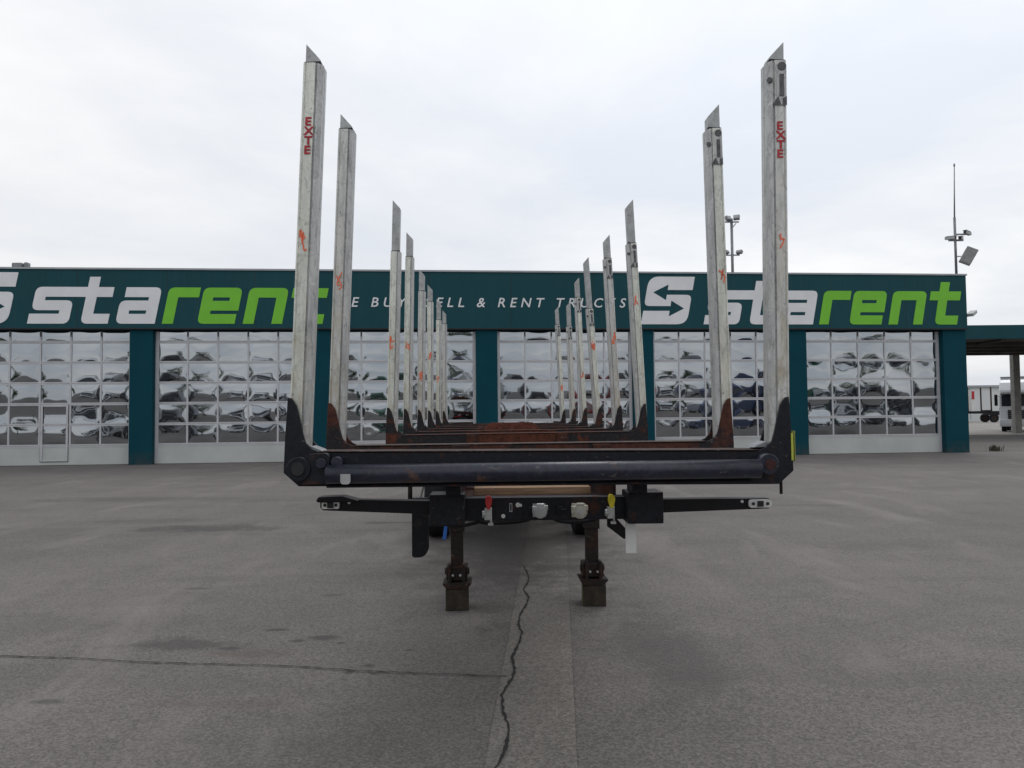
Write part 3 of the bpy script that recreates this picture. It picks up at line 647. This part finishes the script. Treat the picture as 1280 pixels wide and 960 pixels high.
# couplings on the bumper beam
def coupling(x, z, m, r_=.036):
    bm = BM(); cyl(bm, (x, .27, z), (x, .3295, z), r_, 20); cyl(bm, (x, .262, z), (x, .27, z), r_ * .75, 18); box(bm, x - r_ * 1.15, x - r_ * .7, .285, .32, z - .012, z + .026); box(bm, x + r_ * .5, x + r_ * 1.15, .285, .32, z + .004, z + .03)
    cyl(bm, (x - .02, .275, z + r_), (x + .02, .275, z + r_), .008, 8); box(bm, x - r_ * 1.05, x + r_ * .9, .318, .3297, z - r_ * .95, z + r_ * 1.0)
    o = obj('electric_socket', bm, m, bb, .004)
    bm = BM(); cyl(bm, (x, .2565, z), (x, .2625, z), r_ * .45, 14); obj('socket_rim', bm, 'lampgrey' if m == 'alu' else 'alu', o, .002)
coupling(.012, 1.058, 'alu'); coupling(.222, 1.056, 'beige', .038)
def airline(x, col):
    bm = BM(); box(bm, x - .020, x + .012, .285, .3295, 1.015, 1.075); cyl(bm, (x - .032, .30, 1.045), (x - .012, .30, 1.045), .020, 14); cyl(bm, (x + .014, .29, 1.00), (x + .014, .29, 1.08), .006, 8); box(bm, x - .002, x + .026, .29, .31, .985, 1.0)
    o = obj('air_coupling', bm, 'alu', bb, .004)
    bm = BM(); prism(bm, rounded([(x - .005, 1.072), (x + .010, 1.072), (x + .022, 1.12, .01), (x + .012, 1.142, .01), (x - .012, 1.142, .01), (x - .016, 1.11, .01)]), 'y', .279, .30); obj('coupling_handle', bm, col, o, .004)
airline(-.262, 'red'); airline(.388, 'yellow')
bm = BM(); box(bm, -.150, -.134, .3265, .3297, 1.052, 1.098); box(bm, -.146, -.138, .325, .3267, 1.058, 1.092, 1); obj('label_plate', bm, ['lampgrey', 'dark'], bb)
for x, z, r_ in ((-.105, 1.088, .012), (-.183, 1.030, .011), (-.09, 1.086, .008)):
    bm = BM(); cyl(bm, (x, .318, z), (x, .3297, z), r_, 12); obj('diagnostic_plug', bm, 'white', bb, .002)
bm = BM(); cyl(bm, (-.06, .31, 1.03), (-.06, .3297, 1.03), .02, 14); cyl(bm, (.12, .30, 1.06), (.12, .3297, 1.06), .022, 14); cyl(bm, (.12, .296, 1.06), (.15, .296, 1.064), .007, 8); obj('socket_cap', bm, 'blackpl', bb, .002)
# chassis
for s_ in (-1, 1):
    bm = BM(); x = s_ * .43
    poly = [(.43, 1.06), (.43, 1.235), (12.1, 1.235), (12.1, .84), (3.6, .84), (3.0, 1.04), (1.6, 1.05)]
    prism(bm, poly, 'x', x - .008, x + .008)
    for z0, z1 in ((1.222, 1.2335),): box(bm, x - .07, x + .07, .43, 12.1, z0, z1)
    prism(bm, [(.43, 1.048), (.43, 1.062), (1.6, 1.062), (3.0, 1.052), (3.6, .852), (12.1, .852), (12.1, .838), (3.6, .838), (3.0, 1.038), (1.6, 1.048)], 'x', x - .07, x + .07)
    obj('chassis_rail', bm, 'rust', tr)
for y in (1.5, 2.6, 4.2, 5.6, 7.2, 8.8, 10.4, 12.0):
    bm = BM(); box(bm, -.42, .42, y, y + .07, 1.09, 1.20); obj('cross_member', bm, 'rust', tr)
bm = BM(); box(bm, -.36, .36, .60, 2.5, 1.062, 1.075); obj('kingpin_plate', bm, 'rust', tr)
bm = BM(); cyl(bm, (0, 1.2, 1.0), (0, 1.2, 1.06), .045, 16); obj('kingpin', bm, 'leg', tr)
for y in YB[1:]:        # blocks that carry each bolster
    for s_ in (-1, 1):
        bm = BM(); box(bm, s_ * .43 - .055, s_ * .43 + .055, y - .02, y + .20, 1.236, 1.3845); obj('bolster_bracket', bm, 'rust', tr, .004)
bm = BM(); box(bm, -.38, .38, 3.75, 11.2, 1.30, 1.312); obj('deck_plate', bm, 'bolster_worn', tr)
bm = BM(); prism(bm, [(-.33, 1.24), (-.33, 1.41), (-.25, 1.475), (.24, 1.475), (.30, 1.41), (.30, 1.24)], 'y', 5.2, 5.22); obj('headboard_plate', bm, MT.setdefault('rustred', rusty('rust_red', (.06, .022, .016), (.13, .042, .028), .42, 6, .8)), tr, .004)
# landing legs
for x, yl in ((-.535, 2.50), (.578, 2.56)):
    bm = BM(); box(bm, x - .062, x + .062, yl - .06, yl + .07, .62, 1.10); lg = obj('landing_leg', bm, 'leg', tr, .006)
    bm = BM(); box(bm, x - .05, x + .05, yl - .05, yl + .055, .25, .64); obj('leg_inner', bm, 'leg', lg, .005)
    bm = BM()
    box(bm, x - .085, x + .085, yl - .09, yl + .09, .235, .345); cyl(bm, (x - .1, yl - .02, .30), (x + .1, yl - .02, .30), .028, 12)
    for dx in (-.055, .055): box(bm, x + dx - .012, x + dx + .012, yl - .12, yl - .06, .22, .37)
    obj('foot_housing', bm, 'leg', lg, .006)
    bm = BM(); prism(bm, [(x - .115, .215), (x - .085, .175), (x + .085, .175), (x + .12, .215), (x + .11, .222), (x - .105, .222)], 'y', yl - .12, yl + .12); obj('foot_plate', bm, 'leg', lg, .003)
    bm = BM(); 
    for dx in (-.03, .03): cyl(bm, (x + dx, yl - .128, .285), (x + dx, yl - .118, .285), .010, 8)
    obj('foot_bolt', bm, 'lampgrey', lg)
bm = BM(); cyl(bm, (-.47, 2.52, .92), (.51, 2.58, .92), .018, 10); obj('gear_shaft', bm, 'leg', tr)
# plank lying behind the front beam, guards, tank, hoses
bm = BM(); box(bm, -.345, .325, .62, .80, 1.110, 1.152); obj('plank', bm, 'wood', tr, .004)
bm = BM(); prism(bm, rounded([(-.735, .70, .02), (-.665, .70, .03), (-.635, .74, .02), (-.64, 1.06), (-.735, 1.06)]), 'y', .95, 1.01); obj('spray_flap', bm, 'rubber', tr, .006)
bm = BM(); cyl(bm, (-.745, .95, 1.02), (-.745, .95, 1.24), .014, 8); box(bm, -.775, -.715, .93, .97, 1.18, 1.20); obj('hanger_rod', bm, 'leg', tr)
bm = BM(); tube(bm, smooth_path([(-.60, .9, 1.10), (-.66, 1.1, .98), (-.62, 1.5, .84), (-.45, 1.7, .78), (-.2, 1.9, .82)]), .012, 8); obj('air_hose', bm, 'blackpl', tr)
bm = BM(); tube(bm, smooth_path([(-.70, 1.4, 1.12), (-.74, 1.5, .93), (-.66, 1.7, .82), (-.5, 1.9, .76), (-.38, 2.1, .78)]), .009, 8); obj('air_hose', bm, 'lampgrey', tr)
bm = BM(); prism(bm, [(-.635, .60), (-.605, .60), (-.59, .76), (-.612, .76)], 'y', 2.2, 2.206); obj('blue_strap', bm, 'blue', tr)
bm = BM(); cyl(bm, (-.600, 2.203, .75), (-.585, 2.203, 1.10), .010, 8); obj('strap_cord', bm, 'blackpl', tr)
MT['platewhite'] = simple('plate_white', (.80, .80, .78), .5, 0, .04, 6)
bm = BM(); box(bm, .488, .546, .43, .442, .805, .99); o = obj('white_plate', bm, 'platewhite', tr, .002)
bm = BM(); prism(bm, [(.41, .99), (.44, 1.0), (.53, .90), (.53, .86), (.50, .86), (.41, .93)], 'y', .57, .595); obj('plate_bracket', bm, 'blackpl', tr, .003)
bm = BM(); tube(bm, smooth_path([(-.5, .6, 1.02), (-.25, .65, .985), (0, .7, .975), (.25, .65, .985), (.42, .55, 1.02)]), .013, 8); obj('air_hose', bm, 'blackpl', tr)
bm = BM(); box(bm, -.34, .33, 1.0, 1.2, 1.03, 1.06); obj('lower_plate', bm, 'leg', tr)
for pts_, rr_ in (([(-.30, .5, 1.04), (-.32, .52, .98), (-.2, .6, .955), (-.02, .66, .97), (.02, .8, 1.05)], .011), ([(.36, .45, 1.02), (.30, .5, .975), (.14, .62, .96), (.05, .8, 1.02)], .011), ([(-.52, 2.0, 1.1), (-.56, 2.1, .9), (-.5, 2.3, .8), (-.44, 2.5, .86)], .010), ([(-.62, .5, 1.1), (-.66, .7, 1.0), (-.60, 1.0, .93), (-.50, 1.3, .96)], .010)):
    bm = BM(); tube(bm, smooth_path(pts_), rr_, 8); obj('air_hose', bm, 'blackpl', tr)
for x_, z_ in ((-.54, 1.135), (-.41, 1.135), (-.54, 1.015), (-.41, 1.015), (.495, 1.135), (.63, 1.135), (.495, 1.015), (.63, 1.015)):
    bm = BM(); cyl(bm, (x_, .232, z_), (x_, .2395, z_), .010, 6); obj('bolt', bm, 'leg', tr)
# axles
def wheel_bm():
    a = BM(); R0, W = .5, .30
    pr = [(.30, -.12), (.47, -.145), (.495, -.12), (.50, 0), (.495, .12), (.47, .145), (.30, .12)]
    n = 36
    rings = [[a.verts.new((xx, r_ * math.cos(2 * math.pi * k / n), r_ * math.sin(2 * math.pi * k / n))) for k in range(n)] for r_, xx in pr]
    for p_, q_ in zip(rings, rings[1:]):
        for k in range(n):
            f = a.faces.new((p_[k], p_[(k + 1) % n], q_[(k + 1) % n], q_[k])); f.smooth = True
    for k in range(n): a.faces.new((rings[0][k], rings[-1][k], rings[-1][(k + 1) % n], rings[0][(k + 1) % n]))
    return a
def rim_bm():
    a = BM(); cyl(a, (-.10, 0, 0), (.10, 0, 0), .299, 28); cyl(a, (-.135, 0, 0), (.135, 0, 0), .13, 18)
    for k in range(8):
        t_ = k * math.pi / 4; cyl(a, (-.112, .2 * math.cos(t_), .2 * math.sin(t_)), (.112, .2 * math.cos(t_), .2 * math.sin(t_)), .03, 8)
    return a
def add_wheel(parent, x, y, z=.5, mrim='galv'):
    T = Matrix.Translation((x, y, z)); bm = wheel_bm(); wobj = obj('wheel', bm, 'rubber', parent, xf=T); obj('rim', rim_bm(), mrim, wobj, xf=T); return wobj
for y in (6.15, 7.46, 8.77):
    bm = BM(); cyl(bm, (-.95, y, .5), (.95, y, .5), .07, 14)
    for s_ in (-1, 1): box(bm, s_ * .43 - .05, s_ * .43 + .05, y - .08, y + .08, .5, .85)
    obj('axle', bm, 'leg', tr)
    for s_ in (-1, 1): add_wheel(tr, s_ * .95, y)
bm = BM(); box(bm, -1.2, 1.2, 12.1, 12.2, .55, .72); rb = obj('rear_bumper', bm, 'black', tr, .01)
for s_ in (-1, 1):
    bm = BM(); box(bm, s_ * .95 - .2, s_ * .95 + .2, 12.2, 12.25, .75, .88); obj('tail_lamp', bm, 'red', tr, .01)
    bm = BM(); box(bm, s_ * .5 - .04, s_ * .5 + .04, 12.02, 12.1, .6, 1.2); obj('bumper_stay', bm, 'black', tr)
# timber blocks below the landing legs
TRM = Matrix.Translation((.138, 3.66, 0)) @ Matrix.Rotation(YAW, 4, 'Z')
for x, yl, lab, rz in ((-.535, 2.50, 'dark square timber block under the left landing leg', 2), (.590, 2.56, 'dark timber block with yellowish side under the right landing leg', -4)):
    bm = BM(); box(bm, -.094, .094, -.11, .11, 0, .170)
    box(bm, -.0955, -.0942, -.108, .0, .01, .16, 1) if x > 0 else None
    o = obj('support_block', bm, ['block', MT.setdefault('yellowish', simple('yellow_wear', (.10, .095, .02), .8, 0, .4, 30))], None, .004)
    o.matrix_world = TRM @ Matrix.Translation((x, yl, 0)) @ Matrix.Rotation(R(rz), 4, 'Z'); tag(o, lab, 'wooden block', 'blocks under the landing legs')

# ------------------------------------------------------------------ trucks
def make_truck(label, cabm, boxm, loc, rz, accent='red', group=None, length=7.5, logs=False):
    t = thing('truck', label, 'truck', loc, rz, group)
    side = [(0, .42), (-.04, .9), (.0, 1.30), (.03, 1.75), (.16, 2.55), (.28, 2.95), (.75, 3.50), (1.3, 3.72), (2.2, 3.75), (2.25, .95), (1.95, .95), (1.85, 1.12), (.95, 1.12), (.82, .42)]
    bm = BM(); prism(bm, side, 'x', -1.22, 1.22); cb = obj('cab', bm, cabm, t, .07, seg=3)
    bm = BM(); prism(bm, [(.018, 1.82), (.15, 2.62), (.165, 2.62), (.035, 1.82)], 'x', -1.08, 1.08); bm.transform(Matrix.Translation((0, -.035, 0))); ws = obj('windscreen', bm, 'glass', cb, .01)
    bm = BM(); m = Matrix.Translation((0, .12, 2.75)) @ Matrix.Rotation(R(20), 4, 'X'); box(bm, -1.12, 1.12, -.28, .06, -.02, .03, 0, m); obj('sun_visor', bm, 'blackpl', cb, .01)
    for s_ in (-1, 1):
        bm = BM(); prism(bm, [(.32, 1.85), (1.45, 1.85), (1.45, 2.62), (.45, 2.62)], 'x', *sorted((s_ * 1.215, s_ * 1.228))); sw = obj('side_window', bm, 'glass', cb)
        bm = BM(); box(bm, *sorted((s_ * .72, s_ * 1.12)), -.075, .0, .62, .86); obj('headlight', bm, 'lampgrey', cb, .03)
        bm = BM(); box(bm, *sorted((s_ * 1.30, s_ * 1.50)), -.02, .06, 1.85, 2.65); box(bm, *sorted((s_ * 1.2, s_ * 1.32)), .0, .03, 2.5, 2.53); obj('mirror', bm, 'blackpl', cb, .03)
        bm = BM(); prism(bm, [(.05, 1.0), (.3, 1.0), (.3, 1.7), (.08, 1.7)], 'x', *sorted((s_ * 1.221, s_ * 1.235))); obj('side_vane', bm, accent, cb)
    bm = BM()
    box(bm, -.72, .72, -.09, -.02, .92, 1.55)
    g = obj('grille', bm, 'blackpl', cb, .02)
    bm = BM()
    for z in (1.02, 1.16, 1.30, 1.44): box(bm, -.68, .68, -.11, -.085, z, z + .035)
    obj('grille_bar', bm, 'galv', g)
    bm = BM(); prism(bm, [(-.10, .38), (-.14, .6), (-.10, .9), (.3, .9), (.3, .38)], 'x', -1.235, 1.235); obj('bumper', bm, cabm, cb, .04)
    bm = BM(); box(bm, -.26, .26, -.155, -.135, .48, .59); obj('number_plate', bm, 'white', cb)
    if not logs:
        bm = BM(); box(bm, -1.26, 1.26, 2.75, length, 1.12, 3.98); bo = obj('cargo_box', bm, boxm, t, .03)
        bm = BM()
        for y in range(3, int(length)): box(bm, -1.275, 1.275, y + .2, y + .26, 1.10, 1.18)
        box(bm, -1.28, 1.28, 2.74, length + .01, 3.90, 4.0); obj('box_trim', bm, 'galv', bo, .01)
    bm = BM()
    for s_ in (-1, 1): box(bm, s_ * .42 - .05, s_ * .42 + .05, 1.2, length - .1, .78, 1.05)
    box(bm, -.42, .42, 3.0, 3.1, .8, 1.0); obj('frame', bm, 'leg', t)
    for y in (1.4, length - 2.6, length - 1.25):
        for s_ in (-1, 1): add_wheel(t, s_ * 1.05, y)
    return t
MT['cabwhite'] = simple('cab_white', (.62, .64, .66), .3, 0, .05, 1)
MT['cabblue'] = simple('cab_blue', (.05, .07, .16), .3, 0, .1, 1)
MT['cabred'] = simple('cab_red', (.28, .03, .03), .3, 0, .1, 1)
MT['cabgreen'] = simple('cab_green', (.03, .12, .07), .3, 0, .1, 1)
MT['cabdark'] = simple('cab_dark', (.03, .03, .035), .3, 0, .1, 1)
MT['curtain'] = simple('curtain_side', (.42, .43, .47), .6, 0, .1, .6)
make_truck('white truck with grey box body parked beyond the canopy post', 'cabwhite', 'curtain', (35.6, 52.2, 0), R(-37), 'cabblue')
# far timber trailer side-on, with stakes
t = thing('timber_trailer', 'small distant timber trailer seen side-on beside the far hall', 'trailer', (56.4, 92.5, 0), 0)
bm = BM(); box(bm, -.5, 9.4, 1.75, 1.9, 1.10, 1.42); box(bm, -.5, 9.4, .65, .8, 1.10, 1.42); obj('frame', bm, 'black', t)
for x in (1.6, 4.4, 7.0):
    for y in (.3, 2.1):
        T = Matrix.Translation((x + 2.0, y, .55)) @ Matrix.Rotation(R(90), 4, 'Z') @ Matrix.Scale(1.1, 4); wobj = obj('wheel', wheel_bm(), 'rubber', t, xf=T); obj('rim', rim_bm(), 'leg', wobj, xf=T)
for x in (.3, 3.2, 6.3, 9.0):
    bm = BM(); box(bm, x, x + .16, .2, 2.3, 1.4, 1.55); obj('bolster', bm, 'black', t)
    for y in (.2, 2.2):
        bm = BM(); box(bm, x + .02, x + .15, y, y + .12, 1.5, 4.4); obj('stake', bm, 'leg', t)
bm = BM(); box(bm, .75, 1.15, .1, 2.3, 1.5, 4.0); box(bm, .80, 1.10, .05, .1, 2.9, 3.9, 1); obj('headboard', bm, ['white', 'redpaint'], t)
bm = BM(); prism(bm, [(2.2, .9), (2.4, 1.12), (4.9, 1.12), (5.1, .9)], 'y', .1, .5); obj('mudguard', bm, 'blackpl', t)
# a row of trucks on the far side of the yard, behind the photographer (they show in the door panes)
ROW = [(-27, 'cabwhite', 'white', 'cabdark', 'white truck with white box, leftmost of the row behind the photographer'),
       (-22.5, 'cabdark', 'curtain', 'galv', 'black truck with grey box in the row behind the photographer'),
       (-15, 'cabwhite', 'curtain', 'cabblue', 'white truck with grey box in the row behind the photographer'),
       (-10, 'cabdark', 'cabdark', 'galv', 'black truck with black box in the row behind the photographer'),
       (-3.5, 'cabgreen', 'curtain', 'white', 'green truck with grey box in the row behind the photographer'),
       (4, 'cabwhite', 'cabblue', 'cabblue', 'white truck with dark blue box in the row behind the photographer'),
       (8.5, 'cabdark', 'white', 'white', 'black truck with white box in the row behind the photographer'),
       (15, 'cabred', 'white', 'white', 'red truck with white box in the row behind the photographer'),
       (19.5, 'cabwhite', 'cabdark', 'cabdark', 'white truck with black box in the row behind the photographer'),
       (26, 'cabblue', 'curtain', 'white', 'dark blue truck with grey box in the row behind the photographer'),
       (32, 'cabdark', 'cabblue', 'white', 'black truck with dark blue box in the row behind the photographer'),
       (38, 'cabwhite', 'cabgreen', 'white', 'white truck with green box in the row behind the photographer'),
       (45, 'cabdark', 'curtain', 'white', 'black truck with grey box, rightmost of the row behind the photographer')]
for x, c_, bx_, ac, lab in ROW: make_truck(lab, c_, bx_, (x, -11 + random.uniform(-1.5, 1), 0), R(180 + random.uniform(-4, 4)), ac, 'trucks parked behind the photographer')
# trees beyond them
MT['leaf'] = simple('tree_leaves', (.05, .085, .03), .7, 0, .45, .8)
MT['bark'] = simple('tree_bark', (.09, .07, .05), .9, 0, .3, 5)
def tree(loc, h, label, seed):
    rnd = random.Random(seed); t = thing('broadleaf_tree', label, 'tree', loc, 0, 'trees behind the photographer')
    bm = BM(); cyl(bm, (0, 0, 0), (.1, 0, h * .5), .22, 10, .12)
    cl = []
    for k in range(14):
        a = rnd.uniform(0, 6.28); rr = rnd.uniform(.3, 1) * h * .28; p = Vector((math.cos(a) * rr, math.sin(a) * rr, h * rnd.uniform(.42, .88))); cl.append((p, rnd.uniform(.10, .17) * h))
        cyl(bm, (.06, 0, h * rnd.uniform(.25, .48)), p, .07, 6, .02)
    obj('trunk', bm, 'bark', t)
    bm = BM()
    for p, r_ in cl:
        for _ in range(110):
            d = Vector((rnd.gauss(0, 1), rnd.gauss(0, 1), rnd.gauss(0, .8))).normalized() * r_ * rnd.uniform(.4, 1.1) + p
            a = Vector((rnd.gauss(0, 1), rnd.gauss(0, 1), rnd.gauss(0, 1))).normalized(); b_ = a.orthogonal().normalized(); c_ = a.cross(b_); s_ = rnd.uniform(.12, .26)
            bm.faces.new([bm.verts.new(d + b_ * s_), bm.verts.new(d + c_ * s_ * .6), bm.verts.new(d - b_ * s_), bm.verts.new(d - c_ * s_ * .6)])
    obj('crown', bm, 'leaf', t, fixn=False)
for k, x in enumerate((-52, -30, -9, 6, 38, 75)):
    tree((x, -52 - (k % 3) * 3, 0), 8 + (k * 1.7) % 3, ('tall', 'broad', 'slender', 'low round', 'wide', 'tallest')[k] + ' green tree behind the row of trucks, behind the photographer', 60 + k)
